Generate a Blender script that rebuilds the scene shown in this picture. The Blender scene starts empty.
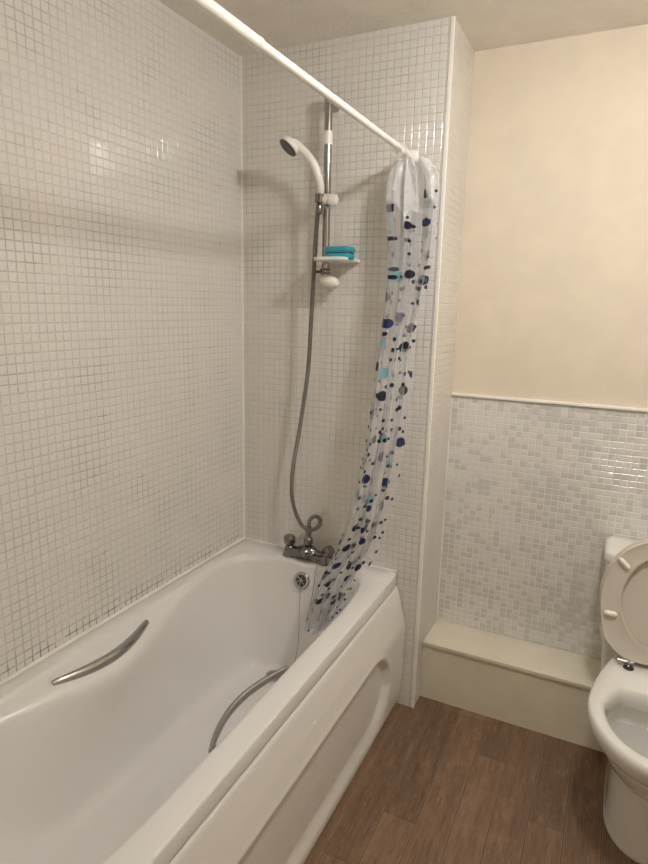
import bpy, bmesh, math, random
from mathutils import Vector, Matrix, noise
random.seed(7)
PI = math.pi
C = bpy.context.scene.collection
S = bpy.context.scene

# ------------------------------------------------------------------ materials
def mat(name):
    m = bpy.data.materials.new(name); m.use_nodes = True
    nt = m.node_tree; nt.nodes.clear()
    out = nt.nodes.new('ShaderNodeOutputMaterial')
    return m, nt, out

class NB:
    """tiny node builder"""
    def __init__(s, nt): s.nt = nt
    def n(s, t, **kw):
        nd = s.nt.nodes.new(t)
        for k, v in kw.items(): setattr(nd, k, v)
        return nd
    def set(s, sock, v):
        if isinstance(v, bpy.types.NodeSocket): s.nt.links.new(v, sock)
        else: sock.default_value = v
    def m(s, op, a, b=None, c=None, clamp=False):
        nd = s.n('ShaderNodeMath', operation=op, use_clamp=clamp)
        s.set(nd.inputs[0], a)
        if b is not None: s.set(nd.inputs[1], b)
        if c is not None: s.set(nd.inputs[2], c)
        return nd.outputs[0]
    def ss(s, v, lo, hi, a=0., b=1.):
        nd = s.n('ShaderNodeMapRange', interpolation_type='SMOOTHSTEP')
        for i, x in enumerate((v, lo, hi, a, b)): s.set(nd.inputs[i], x)
        return nd.outputs[0]
    def mix(s, f, a, b, blend='MIX'):
        nd = s.n('ShaderNodeMix', data_type='RGBA', blend_type=blend)
        s.set(nd.inputs[0], f); s.set(nd.inputs[6], a); s.set(nd.inputs[7], b)
        return nd.outputs[2]
    def comb(s, x, y, z=0.):
        nd = s.n('ShaderNodeCombineXYZ')
        s.set(nd.inputs[0], x); s.set(nd.inputs[1], y); s.set(nd.inputs[2], z)
        return nd.outputs[0]
    def noise(s, vec, scale, detail=2., rough=.5):
        nd = s.n('ShaderNodeTexNoise')
        s.set(nd.inputs['Vector'], vec); s.set(nd.inputs['Scale'], scale)
        s.set(nd.inputs['Detail'], detail); s.set(nd.inputs['Roughness'], rough)
        return nd.outputs[0]
    def white(s, vec):
        nd = s.n('ShaderNodeTexWhiteNoise', noise_dimensions='3D'); s.set(nd.inputs['Vector'], vec)
        return nd.outputs['Value'], nd.outputs['Color']
    def bump(s, h, dist, strength=1.):
        nd = s.n('ShaderNodeBump'); s.set(nd.inputs['Height'], h)
        nd.inputs['Distance'].default_value = dist; nd.inputs['Strength'].default_value = strength
        return nd.outputs[0]
    def bsdf(s, color, rough, metal=0., normal=None, **kw):
        nd = s.n('ShaderNodeBsdfPrincipled')
        s.set(nd.inputs['Base Color'], color); s.set(nd.inputs['Roughness'], rough)
        s.set(nd.inputs['Metallic'], metal)
        if normal is not None: s.set(nd.inputs['Normal'], normal)
        for k, v in kw.items(): s.set(nd.inputs[k], v)
        return nd.outputs[0]
    def obj(s):
        return s.n('ShaderNodeTexCoord').outputs['Object']
    def sep(s, v):
        nd = s.n('ShaderNodeSeparateXYZ'); s.set(nd.inputs[0], v); return nd.outputs

def rgb(r, g, b): return (r, g, b, 1.)

def plain(name, col, rough=.4, metal=0., nscale=None, nbump=.0, var=0., **kw):
    m, nt, out = mat(name); b = NB(nt)
    co = b.obj(); nrm = None; c = rgb(*col)
    if var:
        f = b.noise(co, 9., 3.)
        c = b.mix(b.ss(f, .35, .65), rgb(*[x*(1-var) for x in col]), rgb(*[min(1, x*(1+var*.5)) for x in col]))
    if nscale: nrm = b.bump(b.noise(co, nscale, 3.), nbump)
    nt.links.new(b.bsdf(c, rough, metal, nrm, **kw), out.inputs[0])
    return m

PITCH = .0252
def tile_mat(name, ax, off, base, grout, pearl=0., mould=False, vp=PITCH):
    m, nt, out = mat(name); b = NB(nt)
    co = b.obj(); s = b.sep(co)
    U = b.m('DIVIDE', b.m('SUBTRACT', s[ax], off[0]), PITCH)
    V = b.m('DIVIDE', b.m('SUBTRACT', s[2], off[1]), vp)
    fu, fv = b.m('FRACT', U), b.m('FRACT', V)
    cu, cv = b.m('FLOOR', U), b.m('FLOOR', V)
    cell = b.comb(cu, cv, 3.3 + ax)
    rv, rc = b.white(cell); rs = b.sep(rc)
    du = b.m('SUBTRACT', .5, b.m('ABSOLUTE', b.m('SUBTRACT', fu, .5)))
    dv = b.m('SUBTRACT', .5, b.m('ABSOLUTE', b.m('SUBTRACT', fv, .5)))
    d = b.m('MINIMUM', du, dv)
    mask = b.ss(d, .030, .060)
    hu, hv = b.ss(du, .02, .12), b.ss(dv, .02, .12)
    h = b.m('MULTIPLY', hu, hv)
    tu = b.m('MULTIPLY', b.m('SUBTRACT', fu, .5), b.m('SUBTRACT', rs[0], .5))
    tv = b.m('MULTIPLY', b.m('SUBTRACT', fv, .5), b.m('SUBTRACT', rs[1], .5))
    h = b.m('ADD', h, b.m('MULTIPLY', b.m('ADD', tu, tv), b.m('MULTIPLY', mask, .5)))
    h = b.m('ADD', h, b.m('MULTIPLY', b.noise(co, 60., 1.), .08))
    nrm = b.bump(h, .0011, .95)
    tone = b.m('SUBTRACT', b.m('MULTIPLY', rv, .07), .035)
    col = b.mix(b.m('ADD', .5, tone, clamp=True), rgb(*[x*.82 for x in base]), rgb(*[min(1, x*1.12) for x in base]))
    if pearl:
        big = b.noise(b.comb(b.m('MULTIPLY', s[ax], 1.), s[2]), 2.6, 1.)
        thr = b.ss(big, .38, .62, .75, .40)
        f = b.m('MULTIPLY', b.m('GREATER_THAN', rs[2], thr), pearl)
        col = b.mix(f, col, rgb(base[0]*.66, base[1]*.66, base[2]*.65))  # greyer tiles: a view-dependent pearly sheen put into fixed tile colour
    g = rgb(*grout)
    gn = b.noise(co, 5., 3.)
    g = b.mix(b.ss(gn, .45, .68), g, rgb(*[x*.72 for x in grout]))
    if mould:
        near = b.ss(s[2], .580, .640, 1., 0.)
        streak = b.noise(b.comb(b.m('MULTIPLY', s[ax], 1.), b.m('MULTIPLY', s[2], .5)), 26., 3., .6)
        f = b.m('MULTIPLY', near, b.ss(streak, .41, .55), clamp=True)
        g = b.mix(f, g, rgb(.05, .045, .04))
        fine = b.ss(b.noise(co, 11., 3., .65), .62, .70)
        g = b.mix(b.m('MULTIPLY', fine, .55), g, rgb(.16, .14, .115))
    c = b.mix(mask, g, col)
    rough = b.m('ADD', b.m('MULTIPLY', b.m('SUBTRACT', 1., mask), .5), b.m('ADD', .045, b.m('MULTIPLY', rs[2], .03)))
    nt.links.new(b.bsdf(c, rough, 0., nrm, IOR=1.62), out.inputs[0])
    return m

TB = (.72, .70, .67); GR = (.60, .56, .505)
M = {}
M['tile_left'] = tile_mat('tile_left', 1, (.004, .5630), TB, GR, 0., True)
M['tile_tap'] = tile_mat('tile_tap', 0, (-.004, .5630), TB, GR)
M['tile_side'] = tile_mat('tile_side', 1, (.004, .5630), TB, (.60, .55, .47))
M['tile_dado'] = tile_mat('tile_dado', 0, (.80, 1.2180 - 45*.0229), (.73, .715, .69), (.77, .755, .72), .46, False, .0229)
M['cream'] = plain('cream_paint', (.72, .638, .520), .75, nscale=140., nbump=.0006, var=.03)
M['ceil'] = plain('ceiling_paint', (.80, .765, .70), .85, nscale=70., nbump=.0035, var=.03)
M['white_wall'] = plain('plain_wall', (.76, .685, .560), .8, nscale=100., nbump=.0005)
M['boxing'] = plain('cream_gloss', (.70, .655, .53), .38, nscale=25., nbump=.0006, var=.04)
M['acrylic'] = plain('white_acrylic', (.72, .71, .695), .30, nscale=3., nbump=.0008, **{'Coat Weight': .25, 'Coat Roughness': .15})
M['panel'] = plain('panel_acrylic', (.76, .74, .705), .30, nscale=4., nbump=.001)
M['ceramic'] = plain('toilet_ceramic', (.76, .755, .72), .12, **{'Coat Weight': .5, 'Coat Roughness': .05})
M['seat'] = plain('seat_plastic', (.60, .56, .495), .35)
M['bumper'] = plain('bumper_plastic', (.85, .80, .70), .35)
M['white_plastic'] = plain('white_plastic', (.82, .79, .75), .28)
M['rod_paint'] = plain('rod_enamel', (.86, .85, .80), .25)
M['trim'] = plain('white_trim', (.82, .80, .75), .35)
M['seal'] = plain('sealant', (.80, .77, .71), .5, var=.06)
M['chrome'] = plain('chrome', (.50, .495, .49), .10, 1.)
M['rail_chrome'] = plain('rail_chrome', (.36, .35, .34), .14, 1.)  # darker than plain chrome; reflected dark surroundings are put into the colour
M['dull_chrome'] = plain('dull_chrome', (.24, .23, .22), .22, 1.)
M['dark'] = plain('dark_fill', (.03, .03, .03), .5)
M['greyface'] = plain('spray_plate_grey', (.085, .085, .09), .4)
M['blue'] = plain('turquoise_plastic', (.025, .30, .385), .35)
M['water'] = plain('toilet_water', (.62, .62, .60), .05, **{'Transmission Weight': .2, 'IOR': 1.33})
M['wood_door'] = plain('door_paint', (.75, .72, .66), .4)

def hose_mat():
    m, nt, out = mat('steel_hose'); b = NB(nt)
    uv = b.n('ShaderNodeTexCoord').outputs['UV']; s = b.sep(uv)
    w = b.m('SINE', b.m('MULTIPLY', s[1], 2*PI/.0038))
    nt.links.new(b.bsdf(b.mix(b.ss(w, -.6, .2), rgb(.10, .09, .08), rgb(.36, .335, .31)), .3, 1., b.bump(w, .0006)), out.inputs[0])
    return m
M['hose'] = hose_mat()

def floor_mat():
    m, nt, out = mat('wood_look_vinyl'); b = NB(nt)
    uv = b.n('ShaderNodeTexCoord').outputs['UV']; s = b.sep(uv)     # u: metres across the plank, v: metres along
    at = b.n('ShaderNodeAttribute', attribute_name='plank'); a = b.sep(at.outputs['Color'])
    sh = b.m('MULTIPLY', a[0], 17.)
    g1 = b.noise(b.comb(b.m('MULTIPLY', s[0], 34.), b.m('MULTIPLY', s[1], 3.0), sh), 1., 5., .65)
    g2 = b.noise(b.comb(b.m('MULTIPLY', s[0], 170.), b.m('MULTIPLY', s[1], 9.), sh), 1., 4., .6)
    g3 = b.noise(b.comb(b.m('MULTIPLY', s[0], 16.), b.m('MULTIPLY', s[1], 8.), sh), 1., 4., .6)
    base = b.mix(a[1], rgb(.098, .055, .033), rgb(.315, .190, .112))
    c = b.mix(b.ss(g1, .30, .70), b.mix(.42, base, rgb(.06, .035, .022)), base)
    c = b.mix(b.m('MULTIPLY', b.ss(g3, .50, .74), .34), c, rgb(.38, .245, .155))
    g4 = b.noise(b.comb(b.m('MULTIPLY', s[0], 260.), b.m('MULTIPLY', s[1], 26.), sh), 1., 3., .7)
    c = b.mix(b.m('MULTIPLY', b.ss(g4, .52, .72), .40), c, rgb(.44, .29, .185))
    c = b.mix(b.m('MULTIPLY', b.ss(g2, .50, .70), .48), c, rgb(.050, .030, .021))
    d = b.m('SUBTRACT', a[2], 0.)
    w = b.sep(b.n('ShaderNodeUVMap', uv_map='edge').outputs[0])
    dx = b.m('MULTIPLY', b.m('SUBTRACT', .5, b.m('ABSOLUTE', b.m('SUBTRACT', w[0], .5))), .1035)
    seam = b.ss(dx, .0004, .0015)
    seam_l = b.ss(b.m('ABSOLUTE', b.m('SUBTRACT', dx, .0028)), .0004, .0014, .30, 0.)
    c = b.mix(seam, rgb(.042, .026, .019), c)
    c = b.mix(seam_l, c, rgb(.42, .31, .22))
    ln = b.ss(w[1], .0004, .0016)
    c = b.mix(ln, rgb(.05, .03, .02), c)
    nrm = b.bump(b.m('ADD', b.m('MULTIPLY', g2, .4), b.m('MINIMUM', seam, ln)), .0005)
    nt.links.new(b.bsdf(c, b.m('ADD', .40, b.m('MULTIPLY', g1, .15)), 0., nrm), out.inputs[0])
    return m
M['floor'] = floor_mat()

def curtain_mat():
    m, nt, out = mat('dotted_clear_plastic'); b = NB(nt)
    uv = b.n('ShaderNodeTexCoord').outputs['UV']; s = b.sep(uv)
    tn = b.noise(b.comb(b.m('MULTIPLY', s[0], 9.), b.m('MULTIPLY', s[1], 3.)), 1., 2.)
    top = b.ss(b.m('ADD', s[1], b.m('MULTIPLY', b.m('SUBTRACT', tn, .5), .62)), -.090, -.070)                                   # 1 in the opaque white heading
    def dots(scale, rmin, rmax, dens, shift):
        v = b.n('ShaderNodeTexVoronoi', voronoi_dimensions='2D', feature='F1')
        b.set(v.inputs['Vector'], b.comb(b.m('ADD', s[0], shift), s[1])); v.inputs['Scale'].default_value = scale
        v.inputs['Randomness'].default_value = .85
        cs = b.sep(v.outputs['Color'])
        r = b.m('ADD', rmin*scale, b.m('MULTIPLY', cs[0], (rmax - rmin)*scale))
        ins = b.ss(v.outputs['Distance'], b.m('SUBTRACT', r, .02), b.m('ADD', r, .02), 1., 0.)
        return b.m('MULTIPLY', ins, b.m('LESS_THAN', cs[1], dens)), cs[2]
    f1, k1 = dots(13.0, .0120, .0180, .66, 0.)
    f2, k2 = dots(26., .0044, .0078, .74, 3.1)
    c1 = b.mix(b.m('GREATER_THAN', k1, .80), b.mix(b.m('GREATER_THAN', k1, .45), rgb(.006, .008, .035), rgb(.010, .020, .115)), rgb(.20, .42, .50))
    c2 = b.mix(b.m('GREATER_THAN', k2, .70), rgb(.006, .008, .03), rgb(.07, .075, .11))
    notop = b.m('SUBTRACT', 1., b.m('MULTIPLY', top, .75))
    f1 = b.m('MULTIPLY', f1, notop); f2 = b.m('MULTIPLY', f2, notop)
    film = rgb(.76, .765, .775)
    col = b.mix(f2, b.mix(f1, film, c1), c2)
    col = b.mix(b.m('MULTIPLY', top, .55), col, rgb(.93, .93, .93))
    ink = b.m('MAXIMUM', f1, f2)
    body = b.n('ShaderNodeBsdfPrincipled'); b.set(body.inputs['Base Color'], col); body.inputs['Roughness'].default_value = .16
    tl = b.n('ShaderNodeBsdfTranslucent'); b.set(tl.inputs[0], col)
    mx = b.n('ShaderNodeMixShader'); mx.inputs[0].default_value = .30
    nt.links.new(body.outputs[0], mx.inputs[1]); nt.links.new(tl.outputs[0], mx.inputs[2])
    tr = b.n('ShaderNodeBsdfTransparent'); tr.inputs[0].default_value = rgb(.942, .945, .952)
    lw = b.n('ShaderNodeLayerWeight'); lw.inputs[0].default_value = .35
    op = b.m('ADD', .25, b.m('MULTIPLY', lw.outputs['Facing'], .42))
    op = b.m('MAXIMUM', op, b.m('MULTIPLY', top, .72))
    op = b.m('MAXIMUM', op, b.m('MULTIPLY', ink, .95))
    m2 = b.n('ShaderNodeMixShader'); b.set(m2.inputs[0], op)
    nt.links.new(tr.outputs[0], m2.inputs[1]); nt.links.new(mx.outputs[0], m2.inputs[2])
    nt.links.new(m2.outputs[0], out.inputs[0])
    return m
M['curtain'] = curtain_mat()

def emit(name, col, e):
    m, nt, out = mat(name); b = NB(nt)
    nd = b.n('ShaderNodeEmission'); nd.inputs[0].default_value = rgb(*col); nd.inputs[1].default_value = e
    nt.links.new(nd.outputs[0], out.inputs[0]); return m
M['lamp'] = emit('lit_opal_glass', (1., .975, .945), 74.)

# ------------------------------------------------------------------ mesh helpers
def obj(name, bm, m, parent=None, smooth=True, angle=40):
    me = bpy.data.meshes.new(name)
    bmesh.ops.recalc_face_normals(bm, faces=bm.faces)
    bm.to_mesh(me); bm.free()
    for x in (m if isinstance(m, (list, tuple)) else [m]): me.materials.append(M[x] if isinstance(x, str) else x)
    if smooth:
        for p in me.polygons: p.use_smooth = True
        try: me.set_sharp_from_angle(angle=math.radians(angle))
        except Exception: pass
    o = bpy.data.objects.new(name, me); C.objects.link(o)
    if parent:
        o.parent = parent
        o.matrix_parent_inverse = parent_world(parent).inverted()
    return o

def parent_world(o):
    # every mesh part sits at the identity in world space; only the Empties have a place
    return Matrix.Translation(o.location) if o.type == 'EMPTY' else Matrix.Identity(4)

def tag(o, label=None, cat=None, group=None, kind=None):
    if label: o['label'] = label
    if cat: o['category'] = cat
    if group: o['group'] = group
    if kind: o['kind'] = kind
    return o

def empty(name, loc, label, cat, group=None):
    o = bpy.data.objects.new(name, None); C.objects.link(o); o.location = loc
    o.empty_display_size = .05
    return tag(o, label, cat, group)

def box(bm, a, b, bev=0., seg=2):
    r = bmesh.ops.create_cube(bm, size=1.)
    vs = r['verts']
    for v in vs:
        v.co = Vector([a[i] + (v.co[i] + .5)*(b[i]-a[i]) for i in range(3)])
    if bev:
        es = list({e for v in vs for e in v.link_edges})
        bmesh.ops.bevel(bm, geom=es, offset=bev, segments=seg, profile=.5, affect='EDGES')
    return bm

def nb(): return bmesh.new()

def cat_rom(pts, n, closed=False):
    pts = [Vector(p) for p in pts]; L = len(pts); out = []
    segs = L if closed else L-1
    for i in range(segs):
        if closed: p0, p1, p2, p3 = pts[(i-1) % L], pts[i], pts[(i+1) % L], pts[(i+2) % L]
        else: p0, p1, p2, p3 = pts[max(i-1, 0)], pts[i], pts[i+1], pts[min(i+2, L-1)]
        for k in range(n):
            t = k/n
            out.append(.5*((2*p1) + (p2-p0)*t + (2*p0-5*p1+4*p2-p3)*t*t + (3*p1-3*p2+p3-p0)*t**3))
    if not closed: out.append(pts[-1])
    return out

def lin(pts, n):
    pts = [Vector(p) for p in pts]; L = len(pts)
    return [pts[i].lerp(pts[(i+1) % L], k/n) for i in range(L) for k in range(n)]

def loft(bm, rows, closed=True, cap0=False, cap1=False, uv=None):
    vr = [[bm.verts.new(p) for p in r] for r in rows]
    n = len(rows[0])
    for i in range(len(vr)-1):
        for j in range(n if closed else n-1):
            bm.faces.new((vr[i][j], vr[i][(j+1) % n], vr[i+1][(j+1) % n], vr[i+1][j]))
    def cap(r):
        c = sum((v.co for v in r), Vector())/len(r); cv = bm.verts.new(c)
        for j in range(n): bm.faces.new((r[j], r[(j+1) % n], cv))
    if cap0: cap(vr[0])
    if cap1: cap(vr[-1])
    return vr

def sweep(bm, path, rad, seg=16, caps=True, flat=(1., 1.), up=None, with_uv=False):
    """tube along path, rad constant / list; flat scales the two section axes"""
    path = [Vector(p) for p in path]; n = len(path)
    rads = rad if isinstance(rad, (list, tuple)) else [rad]*n
    T = []
    for i in range(n):
        t = path[min(i+1, n-1)] - path[max(i-1, 0)]; T.append(t.normalized())
    a = Vector(up) if up else (Vector((0, 0, 1)) if abs(T[0].z) < .9 else Vector((1, 0, 0)))
    rows = []; s = 0.; uvs = []
    for i in range(n):
        a = (a - T[i]*a.dot(T[i])).normalized(); b = T[i].cross(a)
        rows.append([path[i] + (a*math.cos(q)*flat[0] + b*math.sin(q)*flat[1])*rads[i] for q in [2*PI*k/seg for k in range(seg)]])
        if i: s += (path[i]-path[i-1]).length
        uvs.append(s)
    vr = loft(bm, rows, True, caps, caps)
    if with_uv:
        ul = bm.loops.layers.uv.verify(); look = {}
        for i, r in enumerate(vr):
            for v in r: look[v] = uvs[i]
        for f in bm.faces:
            for l in f.loops: l[ul].uv = (0., look.get(l.vert, 0.))
    return bm

def lathe(bm, prof, loc=(0, 0, 0), axis=(0, 0, 1), seg=32, cap0=True, cap1=True):
    """prof: list of (r, h) along axis"""
    q = Vector((0, 0, 1)).rotation_difference(Vector(axis).normalized())
    rows = [[Vector(loc) + q @ Vector((r*math.cos(2*PI*k/seg), r*math.sin(2*PI*k/seg), h)) for k in range(seg)] for r, h in prof]
    loft(bm, rows, True, cap0, cap1); return bm

def torus(bm, c, axis, R, r, seg=28, ring=8):
    q = Vector((0, 0, 1)).rotation_difference(Vector(axis).normalized())
    rows = []
    for k in range(seg):
        a = 2*PI*k/seg
        rows.append([Vector(c) + q @ Vector(((R + r*math.cos(t))*math.cos(a), (R + r*math.cos(t))*math.sin(a), r*math.sin(t))) for t in [2*PI*j/ring for j in range(ring)]])
    rows.append(rows[0])
    loft(bm, rows); bmesh.ops.remove_doubles(bm, verts=bm.verts, dist=1e-6); return bm

def struct(name, bm, m, smooth=False):
    return tag(obj(name, bm, m, smooth=smooth), kind='structure')

# ------------------------------------------------------------------ the room
X1, D, H, H1, HB = .7945, .2842, 2.449, 1.2202, .2495
RX, FY = 2.15, -2.75
struct('wall_left', box(nb(), (-.1, FY-.1, 0), (0, D+.1, H)), 'tile_left')
bm = nb(); box(bm, (0, 0, 0), (X1, D+.1, H))
bm.faces.ensure_lookup_table(); bm.normal_update()
for f in bm.faces: f.material_index = 1 if f.normal.x > .9 else 0
struct('wall_back', bm, ['tile_tap', 'tile_side'])
bm = nb(); box(bm, (X1, D+.006, 0), (RX, D+.1, H))
for f in bm.faces: f.material_index = 0
k = len(bm.faces); box(bm, (X1, D, 0), (RX, D+.0065, H1))
bm.faces.ensure_lookup_table()
for f in bm.faces[k:]: f.material_index = 1
struct('wall_far', bm, ['cream', 'tile_dado'])
struct('wall_right', box(nb(), (RX, FY-.1, 0), (RX+.1, D+.1, H)), 'white_wall')
struct('wall_front', box(nb(), (.0, FY-.1, 0), (RX, FY, H)), 'white_wall')
struct('wall_foot', box(nb(), (0, FY, 0), (X1, -1.712, H)), 'white_wall')
struct('ceiling', box(nb(), (-.1, FY-.1, H), (RX+.1, D+.1, H+.08)), 'ceil')
# door in the wall behind the photographer
bm = nb(); box(bm, (1.05, FY, 0), (1.81, FY+.012, 2.0), .003)
dr = struct('door_1', bm, 'wood_door')
bm = nb(); lathe(bm, [(.024, 0), (.024, .006), (.009, .008), (.009, .045)], (1.12, FY+.012, 1.0), (0, 1, 0)); sweep(bm, [(1.115, FY+.055, 1.0), (1.23, FY+.055, 1.0)], .008)
obj('door_handle', bm, 'chrome', dr)

# floor: vinyl with printed planks, seams measured across the room
def make_floor():
    bm = nb(); uv = bm.loops.layers.uv.new('UVMap'); ue = bm.loops.layers.uv.new('edge')
    pc = bm.loops.layers.float_color.new('plank')
    seams = [.760 + .1035*k for k in range(-8, 15)]
    offs = {0: -.735, 1: -.520, 2: .048, 3: -.133, 4: -.68, 5: -.343, 6: -.90, 7: .0}
    tones = {(0, 0): .36, (0, 1): .52, (1, 0): .34, (1, 1): .70, (2, 0): .86, (2, 1): .60, (3, 0): .34, (3, 1): .66,
             (4, 0): .52, (4, 1): .5, (5, 0): .36, (5, 1): .60, (6, 0): .42, (6, 1): .6, (7, 1): .40, (7, 0): .4}
    LEN = .92
    for k in range(-8, 14):
        x0, x1 = seams[k+8], seams[k+9]
        y = offs.get(k, random.uniform(-LEN, 0))
        while y < D+.1: y += LEN
        idx = 0
        base = offs.get(k, y)
        while y > FY-.1:
            ya, yb = y-LEN, y
            i = round((base - ya)/LEN)            # 0: the plank above the joint, 1: below
            a, b = max(0-.1, x0), min(RX+.1, x1)
            if b > a:
                ys0, ys1 = max(ya, FY-.1), min(yb, D+.1)
                if ys1 > ys0:
                    vs = [bm.verts.new(p) for p in ((a, ys0, 0), (b, ys0, 0), (b, ys1, 0), (a, ys1, 0))]
                    f = bm.faces.new(vs)
                    tone = tones.get((k, i), random.uniform(.3, .7)); rr = random.random()
                    for l in f.loops:
                        co = l.vert.co
                        l[uv].uv = (co.x - x0, co.y)
                        l[ue].uv = ((co.x - x0)/(x1 - x0), co.y - ya)
                        l[pc] = (rr, tone, 0., 1.)
            y -= LEN
    o = obj('floor', bm, 'floor', smooth=False)
    for p in o.data.polygons:
        if p.normal.z < 0: p.flip()
    tag(o, kind='structure')
    struct('floor_base', box(nb(), (-.1, FY-.1, -.06), (RX+.1, D+.1, -.0008)), 'dark')
make_floor()

# trims and sealant
struct('trim_1', box(nb(), (X1-.010, -.003, 0), (X1+.0025, .008, H), .002), 'trim')                # bath side corner, full height
struct('trim_2', box(nb(), (X1, D-.010, H1-.001), (RX, D+.006, H1+.010), .003), 'trim')            # top of the half tiling
bm = nb(); sweep(bm, [(.001, -.001, .56), (.001, -.001, H)], .0038, 8); struct('trim_3', bm, 'seal')
bm = nb(); sweep(bm, [(.001, -1.70, .564), (.001, -.004, .564)], .0065, 8); sweep(bm, [(.003, -.001, .562), (.70, -.001, .562)], .0035, 8); struct('trim_4', bm, 'seal')
bm = nb(); sweep(bm, [(X1+.001, D-.001, HB), (X1+.001, D-.001, H1)], .003, 8); struct('trim_5', bm, 'seal')

# boxed-in pipes along the far wall
bx = empty('pipe_boxing', (1.4, .18, 0), 'low cream boxed-in ledge along the foot of the far wall', 'boxing')
obj('front_panel', box(nb(), (X1+.001, .0865, 0), (RX-.001, D-.0005, HB-.018)), 'boxing', bx, False)
obj('ledge_top', box(nb(), (X1+.001, .080, HB-.018), (RX-.001, D-.0005, HB), .003), 'boxing', bx)

# ------------------------------------------------------------------ the bath
BW, BL, BZ = .705, 1.705, .561
tub = empty('bathtub', (.35, -.85, 0), 'white acrylic bathtub with chrome grips, fitted against the tiled wall', 'bathtub')
def make_tub():
    N = 8
    ys = [-.3, -.5, -.7, -.9, -1.1, -1.35]
    e = .0012
    outer = [(e, -e), (.2, -e), (.35, -e), (.5, -e), (BW, -e)] + [(BW, y) for y in ys] + [(BW, -BL), (.5, -BL), (.35, -BL), (.2, -BL), (e, -BL)] + [(e, y) for y in reversed(ys)]
    lip = .0
    def lift(c, z): return [Vector((p[0], p[1], z)) for p in c]
    o2 = lin(lift(outer, 0), N)
    # rounded outer corners on the free side
    def rnd(p, inset, z):
        x, y = p.x, p.y; x = min(x, BW-inset); y = max(y, -BL+inset)
        x = max(x, e+inset*.3); y = min(y, -e-inset*.3)
        R = .022; cx, cy = BW-R, -R
        if x > cx and y > cy:
            v = Vector((x-cx, y-cy)); m = max(v.x, v.y)
            if v.length > 1e-6:
                v = v.normalized()*(m if False else min(v.length, R-inset)); x, y = cx+v.x, cy+v.y
        return Vector((x, y, z))
    def in2(w): return [(.692-x, y) for x, y in w]
    C2 = [(.085, -.15), (.2, -.112), (.34, -.104), (.47, -.107), (.60, -.14)] + [(.634, -.3), (.637, -.5), (.637, -.7), (.637, -.9), (.637, -1.1), (.632, -1.35)] + \
         [(.59, -1.57), (.47, -1.63), (.34, -1.642), (.21, -1.63), (.09, -1.57)] + [(.054, -1.35), (.052, -1.1), (.052, -.9), (.052, -.7), (.053, -.5), (.054, -.3)]
    C3 = [(.098, -.170, .538), (.21, -.122, .538), (.34, -.113, .538), (.47, -.117, .538), (.585, -.16, .538)] + \
         [(.624, -.3, .530), (.622, -.5, .526), (.612, -.69, .512), (.606, -.9, .505), (.612, -1.11, .512), (.618, -1.35, .524)] + \
         [(.575, -1.55, .538), (.47, -1.61, .538), (.34, -1.622, .538), (.21, -1.61, .538), (.11, -1.55, .538)] + \
         [(.075, -1.35, .532), (.124, -1.11, .514), (.158, -.9, .502), (.124, -.69, .514), (.078, -.5, .532), (.068, -.3, .535)]
    C4 = [(.135, -.205, .36), (.23, -.165, .36), (.34, -.155, .36), (.46, -.165, .36), (.555, -.205, .36)] + \
         [(.560, -.32, .36), (.556, -.5, .36), (.548, -.7, .36), (.546, -.9, .36), (.550, -1.1, .36), (.556, -1.33, .37)] + \
         [(.53, -1.47, .39), (.45, -1.52, .40), (.34, -1.53, .40), (.24, -1.52, .40), (.16, -1.47, .39)] + \
         [(.12, -1.33, .37), (.138, -1.1, .36), (.148, -.9, .36), (.138, -.7, .36), (.122, -.5, .36), (.116, -.32, .36)]
    C5 = [(.180, -.250, .195), (.25, -.215, .195), (.34, -.205, .195), (.44, -.215, .195), (.51, -.250, .195)] + \
         [(.530, -.34, .195), (.532, -.5, .195), (.530, -.7, .195), (.528, -.9, .195), (.53, -1.08, .20), (.52, -1.22, .22)] + \
         [(.48, -1.31, .245), (.42, -1.35, .255), (.34, -1.36, .26), (.27, -1.35, .255), (.21, -1.31, .245)] + \
         [(.17, -1.22, .22), (.162, -1.08, .20), (.162, -.9, .195), (.160, -.7, .195), (.160, -.5, .195), (.163, -.34, .195)]
    C6 = [(.215, -.275, .152), (.27, -.245, .150), (.34, -.24, .150), (.42, -.245, .150), (.475, -.275, .152)] + \
         [(.490, -.36, .152), (.492, -.5, .153), (.49, -.7, .154), (.488, -.9, .155), (.485, -1.03, .158), (.47, -1.12, .165)] + \
         [(.44, -1.18, .172), (.40, -1.20, .175), (.34, -1.21, .177), (.29, -1.20, .175), (.25, -1.18, .172)] + \
         [(.22, -1.12, .165), (.205, -1.03, .158), (.202, -.9, .155), (.20, -.7, .154), (.20, -.5, .153), (.20, -.36, .152)]
    C7 = [(.345 + (p[0]-.345)*.45, -.72 + (p[1]+.72)*.62, p[2]-.004) for p in C6]
    c2 = cat_rom(lift(C2, BZ), N, True)
    def inset(c, d, z):
        n = len(c); out = []
        for i in range(n):
            t = (c[(i+1) % n] - c[i-1]); nn = Vector((t.y, -t.x, 0)).normalized()
            out.append(Vector((c[i].x + nn.x*d, c[i].y + nn.y*d, z)))
        return out
    rows = [[rnd(p, .0, BZ-.046) for p in o2], [rnd(p, .0, BZ-.006) for p in o2], [rnd(p, .0025, BZ-.0015) for p in o2], [rnd(p, .007, BZ) for p in o2]]
    mid = [rows[-1][i].lerp(c2[i], .6) for i in range(len(c2))]
    rows += [mid, inset(c2, -.006, BZ), inset(c2, .0, BZ-.0012), inset(c2, .004, BZ-.0045)]
    c2b = inset(c2, .007, BZ-.010)
    cc = [c2b] + [cat_rom(c, N, True) for c in (C3, C4, C5, C6, C7)]
    # smooth between the contours
    K = 7; prev = rows[-1]; seq = [prev] + cc
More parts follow.
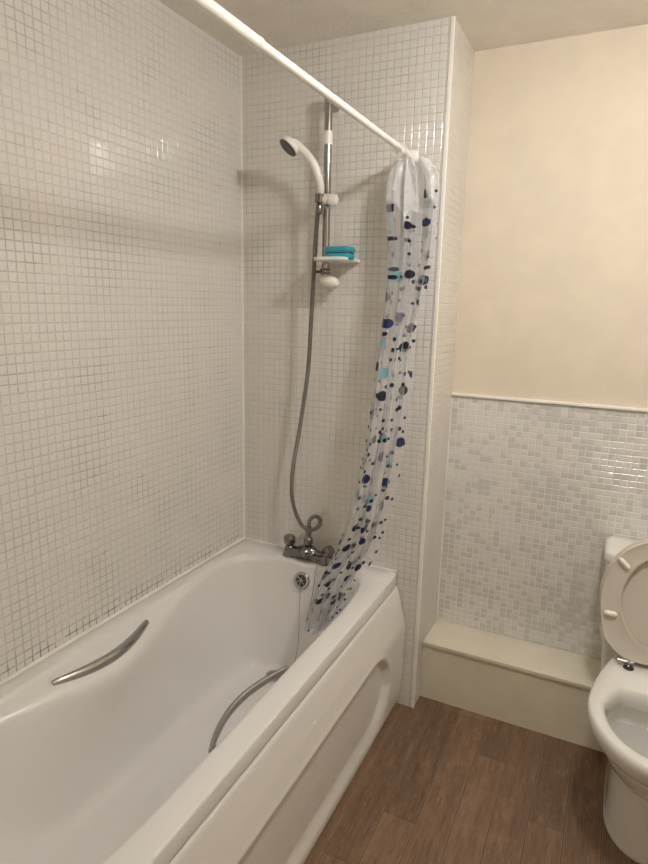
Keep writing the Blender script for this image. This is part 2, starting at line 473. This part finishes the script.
    for i in range(1, len(seq)-1):
        for k in range(K):
            t = k/K; r = []
            for j in range(len(c2)):
                p0, p1, p2, p3 = seq[i-1][j], seq[i][j], seq[i+1][j], seq[min(i+2, len(seq)-1)][j]
                d1 = (p2-p0)*.5 if i > 1 else (p2-p1)*.35
                d2 = (p3-p1)*.5 if i < len(seq)-2 else (p2-p1)
                # keep tangents from overshooting on uneven spacing
                L = (p2-p1).length
                if d1.length > L*1.2: d1 = d1.normalized()*L*1.2
                if d2.length > L*1.2: d2 = d2.normalized()*L*1.2
                h00 = 2*t**3-3*t*t+1; h10 = t**3-2*t*t+t; h01 = -2*t**3+3*t*t; h11 = t**3-t*t
                r.append(p1*h00 + d1*h10 + p2*h01 + d2*h11)
            rows.append(r)
    rows.append(seq[-1])
    bm = nb(); loft(bm, rows, True, False, True)
    return bm
obj('basin', make_tub(), 'acrylic', tub, True, 60)

def make_panel():
    """moulded front panel with a long sunken oval"""
    bm = nb()
    zs = [0, .015, .04, .10, .18, .26, .335, .352, .368, .385, .42, .46, .495, .503, .506]
    xs = [.722, .728, .735, .741, .7435, .7445, .7440, .7430, .7405, .7365, .728, .717, .708, .704, .699]
    def prof(z):
        for i in range(len(zs)-1):
            if z <= zs[i+1]:
                t = (z-zs[i])/(zs[i+1]-zs[i]); return xs[i]+(xs[i+1]-xs[i])*t
        return xs[-1]
    def sst(t): t = max(0, min(1, t)); return t*t*(3-2*t)
    ny, nz = 420, 110
    ya, yb = -.004, -1.705
    cz, R = .185, .172; y0, y1 = -.150-R, -1.56+R
    rows = []
    for i in range(nz+1):
        z = .506*i/nz; r = []
        for j in range(ny+1):
            y = ya + (yb-ya)*j/ny
            yy = min(max(y, y1), y0)
            d = math.hypot(y-yy, (z-cz))
            sd = R - d                                   # >0 inside
            dep = .026*sst((sd+.002)/(.034 if z > cz else .034 + .050*min(1, (cz-z)/.10))) - .0015*math.exp(-((sd+.006)/.008)**2)
            r.append(Vector((prof(z) - dep, y, z)))
        rows.append(r)
    rows.append([Vector((.690, p.y, .506)) for p in rows[-1]])
    loft(bm, rows, False)
    # return at the tap wall end and foot end
    return bm
obj('front_panel', make_panel(), 'panel', tub, True, 60)

def grip(sx):
    X = lambda x: x if sx > 0 else .692-x
    mid_y = -.885
    g = nb(); pts = []; rads = []
    for k in range(33):
        t = k/32; a = math.sin(PI*t)
        y = -1.070 + .365*t
        pts.append((X((.090 + .036*a) if sx > 0 else (.076 + .050*a**.9)), y, .536 - .008*a)); rads.append((.0115 + .0065*a**.6) if sx > 0 else (.0075 + .0035*a**.7))
    sweep(g, pts, rads, 18, True, (1.15, .80), (0, 0, 1))
    return g
for sx in (1, -1):
    o = obj('grip_handle', grip(sx), 'chrome', tub, True, 60)
    o['label'] = 'chrome grip on the tiled wall side' if sx > 0 else 'chrome grip on the room side'
    for y in (-1.058, -.710):
        x = .086 if sx > 0 else .612
        obj('mount', lathe(nb(), [(.0085, -.03), (.0085, .0), (.006, .004)], (x, y, .538), (0, 0, 1), 16), 'chrome', o)
# drain and overflow
bm = nb(); lathe(bm, [(.034, 0), (.034, .003), (.030, .0045), (.024, .003), (.022, -.001)], (.312, -.268, .1515), seg=36, cap1=False); dro = obj('drain', bm, 'chrome', tub)
obj('grate', lathe(nb(), [(.022, 0), (.022, .001)], (.312, -.268, .1518), seg=30), 'dark', dro)
ax = Vector((0, -1, .28)).normalized()
oc = Vector((.352, -.1290, .499))
bm = nb(); lathe(bm, [(.034, -.004), (.034, .002), (.031, .005), (.023, .004), (.021, .0015)], oc, ax, 36, True, False); ovf = obj('overflow', bm, 'chrome', tub)
obj('overflow_hole', lathe(nb(), [(.0215, .0), (.0215, .0018)], oc, ax, 30), 'dark', ovf)  # solid dark disc in place of the shade inside the opening
bm = nb()
for a in (.3, 1.35, 2.4):
    d = Vector((math.cos(a), 0, math.sin(a)))
    d = (d - ax*d.dot(ax)).normalized()*.021
    sweep(bm, [oc - d + ax*.0035, oc + d + ax*.0035], .0022, 8)
obj('spokes', bm, 'chrome', ovf)
def chain(pts, r=.0011):
    bm = nb(); sweep(bm, cat_rom(pts, 8), r, 6); return bm
bm = chain([(.353, -.138, .488), (.357, -.150, .44), (.366, -.17, .36), (.380, -.205, .26), (.372, -.24, .17), (.350, -.26, .160)])
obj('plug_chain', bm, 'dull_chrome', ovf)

# ------------------------------------------------------------------ mixer tap
tap = empty('mixer_tap', (.343, -.065, BZ), 'old chrome bath shower mixer tap with two knobs on the bath end', 'tap')
bm = nb()
TY = -.062
for x in (.262, .424):
    lathe(bm, [(.029, 0), (.029, .004), (.026, .010), (.0235, .024), (.022, .034), (.017, .044), (.012, .048)], (x, TY, BZ), seg=28)
sweep(bm, cat_rom([(.262, TY, .584), (.30, TY, .585), (.343, TY, .592), (.386, TY, .585), (.424, TY, .584)], 6),
      [.021]*5+[.021, .022, .023, .025, .028, .030, .031, .032, .031, .030, .028, .025, .023, .022]+[.021]*6, 24)
sweep(bm, [(.250, TY, .571), (.30, TY, .572), (.343, TY, .573), (.386, TY, .572), (.436, TY, .571)], [.010, .0100, .0105, .0100, .010], 20, True, (1., 2.3), (0, 0, 1))
# short spout over the bath
sweep(bm, cat_rom([(.343, TY, .597), (.343, TY-.022, .594), (.343, TY-.034, .588), (.343, TY-.040, .582)], 6),
      [.029]*4+[.028, .027, .026, .025, .024, .023, .022, .021, .020, .019, .018, .017, .0165, .016, .016], 24)
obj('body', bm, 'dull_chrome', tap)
def knob(x, y, z, ax):
    bm = nb(); q = Vector((0, 0, 1)).rotation_difference(Vector(ax).normalized()); seg = 40; rows = []
    for r, h, fl in [(.010, 0, 0), (.012, .006, 0), (.021, .010, .6), (.0235, .020, 1), (.0225, .036, 1), (.019, .042, .6), (.008, .044, 0)]:
        rows.append([Vector((x, y, z)) + q @ Vector(((r*(1+.07*fl*math.cos(5*a)))*math.cos(a), (r*(1+.07*fl*math.cos(5*a)))*math.sin(a), h)) for a in [2*PI*k/seg for k in range(seg)]])
    loft(bm, rows, True, True, True); return bm
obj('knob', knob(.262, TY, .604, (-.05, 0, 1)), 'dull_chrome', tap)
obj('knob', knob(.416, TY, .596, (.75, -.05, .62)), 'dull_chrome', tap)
bm = nb()
lathe(bm, [(.016, .010), (.017, .014), (.013, .016), (.013, .022), (.0185, .024), (.0185, .042), (.014, .046), (.011, .052), (.011, .066), (.013, .068), (.013, .088), (.009, .096)], (.346, TY, .606), seg=24)
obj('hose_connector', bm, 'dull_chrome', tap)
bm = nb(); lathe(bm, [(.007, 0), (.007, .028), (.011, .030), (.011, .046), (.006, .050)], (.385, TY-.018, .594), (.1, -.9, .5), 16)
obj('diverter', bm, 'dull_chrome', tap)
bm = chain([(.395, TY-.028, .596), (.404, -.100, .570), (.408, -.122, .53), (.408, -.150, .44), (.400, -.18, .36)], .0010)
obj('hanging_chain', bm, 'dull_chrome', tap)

# ------------------------------------------------------------------ riser rail with slider and shelf
RXx, RY = .390, -.052
rail = empty('shower_rail', (RXx, RY, 1.62), 'vertical chrome shower rail fixed to the tiled wall', 'shower rail')
def tubev(x, y, z0, z1, r, seg=24): return lathe(nb(), [(r, z0), (r, z1)], (x, y, 0), seg=seg)
obj('pole', tubev(RXx, RY, 1.640, 2.262, .0135), 'rail_chrome', rail)
bm = nb(); lathe(bm, [(.021, 0), (.021, .012), (.013, .022), (.013, .052)], (RXx, -.0005, 2.236), (0, -1, 0)); lathe(bm, [(.0160, 2.226), (.0160, 2.262), (.012, 2.266)], (RXx, RY, 0))
obj('bracket', bm, 'chrome', rail)
bm = nb(); lathe(bm, [(.020, 0), (.022, .01), (.018, .05)], (RXx+.012, -.0005, 1.640), (0, -1, 0))
rows = []
for k in range(9):
    a = -PI/2 + PI*k/8
    rows.append([Vector((RXx+.020 + .040*math.sin(a), RY-.008 + .021*math.cos(a)*math.cos(t), 1.642 - .006*math.sin(a) + .022*math.cos(a)*math.sin(t))) for t in [2*PI*j/20 for j in range(20)]])
loft(bm, rows, True, True, True)
o = obj('bracket', bm, 'white_plastic', rail); o['label'] = 'white plastic lower bracket'
obj('collar', tubev(RXx, RY, 2.100, 2.142, .0155), 'white_plastic', rail)
# clamp rings under the shelf
bm = nb()
for z in (1.672, 1.684): torus(bm, (RXx, RY, z), (0, 0, 1), .0165, .0035)
lathe(bm, [(.005, 0), (.005, .022), (.009, .024), (.009, .034)], (RXx-.012, RY-.004, 1.676), (-1, -.1, 0), 12)
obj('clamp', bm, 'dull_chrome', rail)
# slider
bm = nb()
lathe(bm, [(.013, -.020), (.0165, -.017), (.0175, -.005), (.0155, .016), (.0135, .018), (.0195, .022), (.0215, .034), (.018, .046), (.008, .051)], (RXx+.002, RY-.026, 1.917), (1, .10, -.05), 24)
lathe(bm, [(.0175, -.017), (.0185, 0), (.0175, .017)], (RXx, RY, 1.921))
sl = obj('slider', bm, 'white_plastic', rail)
hx, hy, hz = .383, -.090, 1.930
hd = Vector((.10, .05, 1)).normalized()
bm = nb(); lathe(bm, [(.0125, -.018), (.0155, -.016), (.0165, .010), (.0165, .012), (.0150, .012)], (hx-.004, hy+.002, hz-.008), hd, 24, True, False)
sweep(bm, [(hx, hy, hz-.004), (RXx-.02, RY-.02, 1.921)], .011, 12)
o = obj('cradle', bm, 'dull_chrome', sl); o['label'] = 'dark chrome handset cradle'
# soap shelf
def plate(cx, w, y0, y1, z, th, r):
    pts = [(cx-w, y0), (cx-w, y1+r*1.2)]
    for k in range(9): a = PI + (PI/2)*k/8; pts.append((cx-w+r + r*math.cos(a), y1+r + r*math.sin(a)))
    for k in range(9): a = 1.5*PI + (PI/2)*k/8; pts.append((cx+w-r + r*math.cos(a), y1+r + r*math.sin(a)))
    pts += [(cx+w, y1+r*1.2), (cx+w, y0)]
    def L(s, zz): 
        c = Vector((cx, (y0+y1)/2, 0)); return [Vector((c.x + (p[0]-c.x)*s, c.y + (p[1]-c.y)*s, zz)) for p in pts]
    bm = nb(); loft(bm, [L(.93, z), L(1., z+.003), L(1.02, z+th), L(.99, z+th), L(.96, z+.005), L(.5, z+.004)], True, True, True); return bm
sh = obj('soap_shelf', plate(.442, .062, -.006, -.150, 1.708, .012, .035), 'white_plastic', rail)
sh['label'] = 'white plastic shelf on the rail'

# turquoise soap box
sb = empty('soap_dish', (.470, -.088, 1.7125), 'turquoise soap box lying on the white shower rail shelf', 'soap dish')
def pill(cx, cy, w, d, z0, z1, tilt=0.):
    bm = nb(); rows = []
    for z, s in [(z0, .90), (z0+.003, .97), ((z0+z1)/2, 1.), (z1-.003, .98), (z1, .90)]:
        rows.append([Vector((cx + w*s*math.copysign(abs(math.cos(a))**.55, math.cos(a)), cy + d*s*math.copysign(abs(math.sin(a))**.55, math.sin(a)), z)) for a in [2*PI*k/40 for k in range(40)]])
    loft(bm, rows, True, True, True); return bm
obj('base', pill(.462, -.088, .050, .034, 1.7130, 1.735), 'blue', sb)
obj('lid', pill(.462, -.088, .053, .036, 1.7365, 1.757), 'blue', sb)
obj('seam', pill(.462, -.088, .048, .033, 1.7335, 1.722), 'dark', sb)

# ------------------------------------------------------------------ hand shower with its hose
hs = empty('hand_shower', (hx, hy, hz), 'white hand shower with grey spray face and steel hose, held on the rail', 'hand shower')
hp = cat_rom([(hx-.001, hy+.002, hz-.022), (hx+.002, hy, hz+.02), (.380, -.098, 1.985), (.366, -.108, 2.026), (.342, -.120, 2.060), (.316, -.132, 2.083), (.298, -.138, 2.093)], 8)
nh = len(hp)
bm = nb(); sweep(bm, hp, [.0105 + .0045*min(1, 2.2*i/nh) - .001*math.sin(PI*i/nh) + (.003*max(0, i/nh-.75)*4) for i in range(nh)], 18)
obj('handle', bm, 'white_plastic', hs, True, 60)
fa = Vector((-.46, -.48, -.74)).normalized(); fc = Vector((.290, -.142, 2.086))
bm = nb(); lathe(bm, [(.010, -.019), (.022, -.016), (.033, -.008), (.0375, .003), (.0375, .007), (.036, .010)], fc, fa, 32); hh = obj('head', bm, 'white_plastic', hs, True, 60)
bm = nb(); lathe(bm, [(.0350, .0085), (.0350, .0125), (.028, .0150), (.026, .0135), (.013, .0150), (.005, .0140)], fc, fa, 32); obj('spray_face', bm, 'greyface', hh)
hose = [(hx-.004, hy+.001, hz-.028), (.371, -.084, 1.87), (.361, -.080, 1.75), (.354, -.076, 1.62), (.345, -.072, 1.468), (.337, -.070, 1.33), (.321, -.070, 1.205), (.300, -.070, 1.07), (.281, -.070, .965), (.272, -.070, .88), (.275, -.074, .815), (.296, -.082, .757),
        (.328, -.088, .712), (.356, -.084, .697), (.378, -.073, .699), (.3935, -.062, .715), (.391, -.053, .734), (.376, -.050, .744), (.359, -.053, .739), (.3485, -.060, .726), (.346, TY, .706), (.346, TY, .690)]
bm = nb(); sweep(bm, cat_rom(hose, 12), .0078, 12, True, with_uv=True)
obj('hose', bm, 'hose', hs, True, 80)
bm = nb(); lathe(bm, [(.0095, 0), (.0115, .004), (.0115, .030), (.009, .034)], (hx-.0045, hy+.002, hz-.062), (.03, -.02, 1), 16)
obj('hose_nut', bm, 'dull_chrome', hs)

# ------------------------------------------------------------------ curtain rod, rings and curtain
RDX, RDZ = .680, 2.047
rod = empty('curtain_rod', (RDX, -.85, RDZ), 'white telescopic curtain rod running above the bath from wall to wall', 'rod')
bm = nb(); sweep(bm, [(RDX, -.965, RDZ), (RDX, -.012, RDZ)], .0098, 24); obj('inner_tube', bm, 'rod_paint', rod)
bm = nb(); sweep(bm, [(RDX, -1.698, RDZ), (RDX, -.960, RDZ)], .0116, 24); obj('outer_tube', bm, 'rod_paint', rod)
obj('joint_ring', lathe(nb(), [(.0122, 0), (.0122, .010)], (RDX, -.967, RDZ), (0, 1, 0), 24), 'white_plastic', rod)
obj('end_cap', lathe(nb(), [(.022, 0), (.022, .008), (.014, .013)], (RDX, -.0005, RDZ), (0, -1, 0), 24), 'white_plastic', rod)
obj('end_cap', lathe(nb(), [(.022, 0), (.022, .008), (.014, .013)], (RDX, -1.7115, RDZ), (0, 1, 0), 24), 'white_plastic', rod)

ring0 = None
RN = 9
for i in range(RN):
    y = -.022 - .0165*i
    if ring0 is None:
        bm = nb(); torus(bm, (0, 0, 0), (.12, 1, .05), .0185, .0013)
        o = ring0 = obj('curtain_ring', bm, 'white_plastic')
    else:
        o = ring0.copy(); C.objects.link(o)
    o.location = (RDX, y, RDZ-.0082); o.rotation_euler = (0, .06*math.sin(i*2.1), .25*math.sin(i*1.7))
    tag(o, 'thin white plastic ring bunched on the curtain rod above the dotted curtain', 'curtain ring', 'curtain rings bunched at the end of the rod')

def make_curtain():
    # z, centre x, half width, centre y, depth amplitude
    st = [(2.022, .692, .062, -.080, .030), (1.99, .698, .085, -.085, .040), (1.94, .700, .102, -.085, .045), (1.86, .704, .104, -.088, .048), (1.74, .712, .094, -.095, .046),
          (1.58, .706, .076, -.112, .042), (1.417, .694, .068, -.138, .038), (1.251, .692, .070, -.162, .040), (1.082, .683, .070, -.188, .042),
          (.907, .660, .074, -.211, .042), (.780, .634, .074, -.226, .040), (.690, .602, .074, -.238, .038), (.610, .566, .074, -.252, .036), (.530, .534, .072, -.264, .034), (.455, .508, .064, -.272, .030), (.400, .490, .056, -.276, .026)]
    rows_c = []
    NR = 150
    def samp(t):
        f = t*(len(st)-1); i = min(int(f), len(st)-2); u = f-i
        p0, p1, p2, p3 = st[max(i-1, 0)], st[i], st[i+1], st[min(i+2, len(st)-1)]
        return [.5*((2*b) + (c-a)*u + (2*a-5*b+4*c-d)*u*u + (3*b-3*c+d-a)*u**3) for a, b, c, d in zip(p0, p1, p2, p3)]
    NF, NC = 3, 240
    rows = []
    for i in range(NR+1):
        t = i/NR; z, cx, hw, cy, am = samp(t)
        r = []
        for k in range(NC+1):
            s = k/NC
            ph = 2*PI*NF*s
            wob = .55*math.sin(3.1*t + 7*s) + .35*math.sin(9*t*1.3 + 13*s + 1)
            xx = cx + hw*(2*s-1)*.86 + hw*.20*math.sin(2*ph + .9 + wob) + hw*.10*math.sin(5*s*PI + 6*t)
            a2 = am*(.65 + .35*math.sin(5.3*s*PI + 4*t))
            yy = cy + a2*math.sin(ph + .8*wob) + am*.12*math.sin(3*ph + 5*t)
            yy = min(yy, -.012)
            if z < .575: xx = min(xx, .618 - .00*z)
            zz = z + (.006*math.sin(ph) if i == NR else 0)
            r.append(Vector((xx, yy, zz)))
        rows.append(r)
    bm = nb(); vr = loft(bm, rows, False)
    # arc-length UV: u measured on a middle row, v = distance down the curtain
    mid = rows[NR//2]; U = [0.]
    for k in range(1, NC+1): U.append(U[-1] + (mid[k]-mid[k-1]).length)
    V = [0.]
    for i in range(1, NR+1): V.append(V[-1] - (Vector(samp(i/NR)[:2]) - Vector(samp((i-1)/NR)[:2])).length)
    ul = bm.loops.layers.uv.verify(); look = {}
    for i, r in enumerate(vr):
        for k, v in enumerate(r): look[v] = (U[k], V[i])
    for f in bm.faces:
        for l in f.loops: l[ul].uv = look[l.vert]
    return bm
o = obj('shower_curtain', make_curtain(), 'curtain', None, True, 80)
tag(o, 'clear plastic shower curtain with navy and light blue dots, bunched up at the tap end', 'shower curtain')

# ------------------------------------------------------------------ toilet
TX = 1.592
wc = empty('toilet', (TX, -.15, 0), 'white close-coupled toilet with raised beige seat by the far wall', 'toilet')
def dshape(hw, yf, yc, yb, hwb, n=72, ex=2.0):
    """plan outline: half ellipse in front, tapering straight to the back"""
    pts = []
    for k in range(n):
        a = 2*PI*k/n
        c, s = math.cos(a), math.sin(a)         # s<0 front
        if s < 0: x, y = hw*math.copysign(abs(c)**(2/ex), c), yc + (yc-yf)*(-(abs(s)**(2/ex)))
        else:
            t = s**.8
            x = math.copysign(1, c)*min(abs((hw + (hwb-hw)*(t**1.3))), 9) if abs(c) > .38 else None
            if abs(c) > .38:
                tt = (abs(s)/math.sin(math.acos(.38)))
                x = math.copysign(hw + (hwb-hw)*(tt**1.6), c); y = yc + (yb-yc)*tt
            else:
                x = hwb*c/.38; y = yb
        pts.append(Vector((TX + x, y, 0)))
    # smooth once so that the corners are round
    for _ in range(2):
        pts = [(pts[i-1] + pts[i]*2 + pts[(i+1) % n])/4 for i in range(n)]
    return pts
def up(pts, z): return [Vector((p.x, p.y, z)) for p in pts]
rows = []
PR = [(0, .106, -.352, -.20, .070, .096), (.01, .107, -.353, -.20, .070, .097), (.04, .103, -.348, -.20, .070, .095), (.12, .102, -.343, -.20, .07, .094), (.20, .104, -.346, -.20, .07, .095),
      (.250, .116, -.366, -.21, .072, .098), (.288, .137, -.402, -.22, .074, .102), (.320, .161, -.442, -.23, .076, .106), (.350, .181, -.474, -.24, .078, .110), (.380, .1905, -.489, -.24, .080, .113),
      (.400, .190, -.489, -.24, .080, .112), (.410, .184, -.482, -.24, .074, .106)]
for i in range(len(PR)-1):
    for k in range(4):
        t = k/4; q = []
        for a_, b_, c_, d_ in zip(PR[max(i-1, 0)], PR[i], PR[i+1], PR[min(i+2, len(PR)-1)]):
            q.append(.5*((2*b_) + (c_-a_)*t + (2*a_-5*b_+4*c_-d_)*t*t + (3*b_-3*c_+d_-a_)*t**3))
        rows.append(up(dshape(*q[1:]), q[0]))
rows.append(up(dshape(*PR[-1][1:]), PR[-1][0]))
for z, hw, yf, yc, yb, hwb in [(.411, .158, -.454, -.25, -.128, .100), (.404, .146, -.441, -.25, -.136, .094), (.390, .141, -.436, -.25, -.140, .092), (.350, .139, -.434, -.25, -.142, .090), (.345, .145, -.440, -.25, -.136, .096),
                               (.340, .158, -.452, -.25, -.118, .110), (.325, .156, -.448, -.25, -.120, .110), (.27, .128, -.415, -.25, -.128, .09), (.22, .092, -.365, -.25, -.14, .07), (.18, .06, -.31, -.24, -.16, .05), (.16, .03, -.27, -.24, -.19, .03)]:
    rows.append(up(dshape(hw, yf, yc, yb, hwb), z))
bm = nb(); loft(bm, rows, True, True, True); obj('pan', bm, 'ceramic', wc, True, 80)
bm = nb(); loft(bm, [up(dshape(.133, -.421, -.25, -.127, .092), .282), up(dshape(.131, -.419, -.25, -.129, .091), .280)], True, True, True)
obj('bowl_water', bm, 'water', wc)
# cistern
bm = nb(); rows = []
def rrect(x0, x1, y0, y1, r, z, n=6):
    out = []
    for cx, cy, a0 in ((x1-r, y1-r, 0), (x0+r, y1-r, PI/2), (x0+r, y0+r, PI), (x1-r, y0+r, 1.5*PI)):
        for k in range(n+1): a = a0 + PI/2*k/n; out.append(Vector((cx+r*math.cos(a), cy+r*math.sin(a), z)))
    return out
TW = .182
cb = D-.002
loft(bm, [rrect(TX-.150, TX+.150, .115, cb, .03, HB+.001), rrect(TX-.160, TX+.160, .110, cb, .03, .40), rrect(TX-.176, TX+.176, .102, cb, .032, .46), rrect(TX-TW, TX+TW, .098, cb, .034, .716)], True, True, True)
box(bm, (TX-.075, .03, .36), (TX+.075, .14, .412), .015)
cis = obj('cistern', bm, 'ceramic', wc, True, 50)
bm = nb(); loft(bm, [rrect(TX-.180, TX+.180, .098, cb, .034, .7165), rrect(TX-.188, TX+.188, .088, cb, .040, .722), rrect(TX-.189, TX+.189, .087, cb, .040, .744), rrect(TX-.184, TX+.184, .093, cb-.003, .038, .753), rrect(TX-.170, TX+.170, .105, cb-.014, .034, .756)], True, True, True)
obj('cistern_lid', bm, 'ceramic', cis, True, 50)
obj('flush_button', lathe(nb(), [(.022, 0), (.022, .004), (.018, .006)], (TX, .185, .756)), 'chrome', cis)
# raised seat and lid; local (s, t) -> tilted plane
hy0 = .018; hz0 = .424
tl = math.atan2(.052, .42)
def sp(s, t, d):  # d: towards the viewer
    return Vector((TX + s, hy0 + t*math.sin(tl) - d*math.cos(tl), hz0 + t*math.cos(tl) + d*math.sin(tl)))
def seat_outline(hw, t0, t1, bw, n=72):
    pts = []
    ctrl = [(0, t1), (hw*.52, t1-.028), (hw*.86, t1-.100), (hw, t1-.205), (hw*.93, t0+.10), (hw*.80, t0+.045), (bw, t0+.008), (bw*.55, t0), ]
    full = [(-a, b) for a, b in reversed(ctrl[1:])]
    c = ctrl + [(0, t0)] + full
    return [(p.x, p.y) for p in cat_rom([(a, b, 0) for a, b in c], 6, True)]
def ell(hw, hh, tc, n):
    return [(hw*math.sin(2*PI*k/n), tc + hh*math.cos(2*PI*k/n)) for k in range(n)]
so = seat_outline(.186, .0, .420, .100)
n = len(so)
si = ell(.123, .159, .208, n)
# match the hole points to the outline by angle
def by_angle(out, hw, hh, tc):
    r = []
    for s, t in out:
        a = math.atan2(s/hw, (t-tc)/hh); r.append((hw*math.sin(a), tc + hh*math.cos(a)))
    return r
si = by_angle(so, .123, .159, .208)
def shr(pts, f, c=(0, .208)): return [(c[0]+(s-c[0])*f, c[1]+(t-c[1])*f) for s, t in pts]
def L(pts, d): return [sp(s, t, d) for s, t in pts]
bm = nb()
loft(bm, [L(shr(so, .985), 0), L(so, .004), L(so, .016), L(shr(so, .985), .019), L(shr(so, .965), .0165), L(shr(si, 1.07), .0165), L(shr(si, 1.03), .019), L(shr(si, 1.0), .017), L(shr(si, 1.0), .003), L(shr(si, 1.02), 0)], True)
vs = bm.verts
r0 = list(bm.verts)[:n]; r9 = list(bm.verts)[9*n:10*n]
for j in range(n): bm.faces.new((r0[j], r9[j], r9[(j+1) % n], r0[(j+1) % n]))
seat = obj('seat', bm, 'seat', wc, True, 50)
def bumper(s, t, ang, L_=.040):
    bm = nb(); d = Vector((math.cos(ang), math.sin(ang))); pts = []
    for k in range(9):
        q = -L_/2 + L_*k/8; pts.append(sp(s+d.x*q, t+d.y*q, .022))
    sweep(bm, pts, [.004, .0075, .0085, .0085, .0085, .0085, .0085, .0075, .004], 12, True, (1., 1.)); return bm
for sx in (-1, 1):
    obj('bumper', bumper(sx*.128, .325, math.radians(-42)*(-sx)*-1 if sx > 0 else math.radians(-42), .044), 'bumper', seat)
    obj('bumper', bumper(sx*.150, .148, 0, .040), 'bumper', seat)
lo = seat_outline(.190, .004, .424, .104)
bm = nb(); loft(bm, [L(shr(lo, .98), -.018), L(lo, -.014), L(lo, -.005), L(shr(lo, .985), -.002), L(shr(lo, .9), -.003)], True, True, True)
obj('seat_lid', bm, 'seat', wc, True, 50)
for s in (-.078, .078):
    bm = nb(); lathe(bm, [(.012, 0), (.012, .004), (.006, .006), (.006, .022)], (TX+s, -.006, .411), seg=20); sweep(bm, [(TX+s-.034, -.006, .426), (TX+s+.014, -.006, .426)], .0070, 12)
    hg = obj('hinge', bm, 'chrome', wc)
    obj('bolt_hole', lathe(nb(), [(.0165, 0), (.0165, .0012)], (TX+s, -.016, .4108), seg=24), 'dark', hg)  # flat dark disc on the deck, painting the shade of a hole

# ------------------------------------------------------------------ ceiling lamp (out of frame, lights the room)
lx, ly = 1.50, -.77
lamp = empty('ceiling_light', (lx, ly, H), 'round opal ceiling light in the middle of the room', 'ceiling light')
obj('base', lathe(nb(), [(.10, -.040), (.112, -.034), (.12, 0)], (lx, ly, H-.0005), seg=40), 'white_plastic', lamp)
R_ = .098
obj('shade', lathe(nb(), [(R_, -.040), (R_*.98, -.060), (R_*.88, -.085), (R_*.66, -.105), (R_*.35, -.117), (.01, -.121)], (lx, ly, H-.0005), seg=40), 'lamp', lamp)

# world: dim warm background added outside; the closed room shuts it out
w = bpy.data.worlds.new('world'); S.world = w; w.use_nodes = True
w.node_tree.nodes['Background'].inputs[0].default_value = (.9, .85, .8, 1); w.node_tree.nodes['Background'].inputs[1].default_value = .3

# ------------------------------------------------------------------ camera
cd = bpy.data.cameras.new('camera'); cam = bpy.data.objects.new('camera', cd); C.objects.link(cam)
cam.location = (1.3610, -2.0443, 1.5575); cam.rotation_euler = (1.36112, -.021421, .454383)
cd.sensor_fit = 'VERTICAL'; cd.sensor_height = 24.; cd.lens = 24.*595.03/864.
cd.clip_start = .02
S.camera = cam
vs = S.view_settings
vs.view_transform = 'Standard'; vs.look = 'None'; vs.gamma = 1.; vs.use_curve_mapping = False; vs.exposure = .98
S.cycles.transparent_max_bounces = 32; S.cycles.max_bounces = 14; S.cycles.diffuse_bounces = 6; S.cycles.glossy_bounces = 6
S.cycles.blur_glossy = 0.; S.cycles.sample_clamp_indirect = 0.
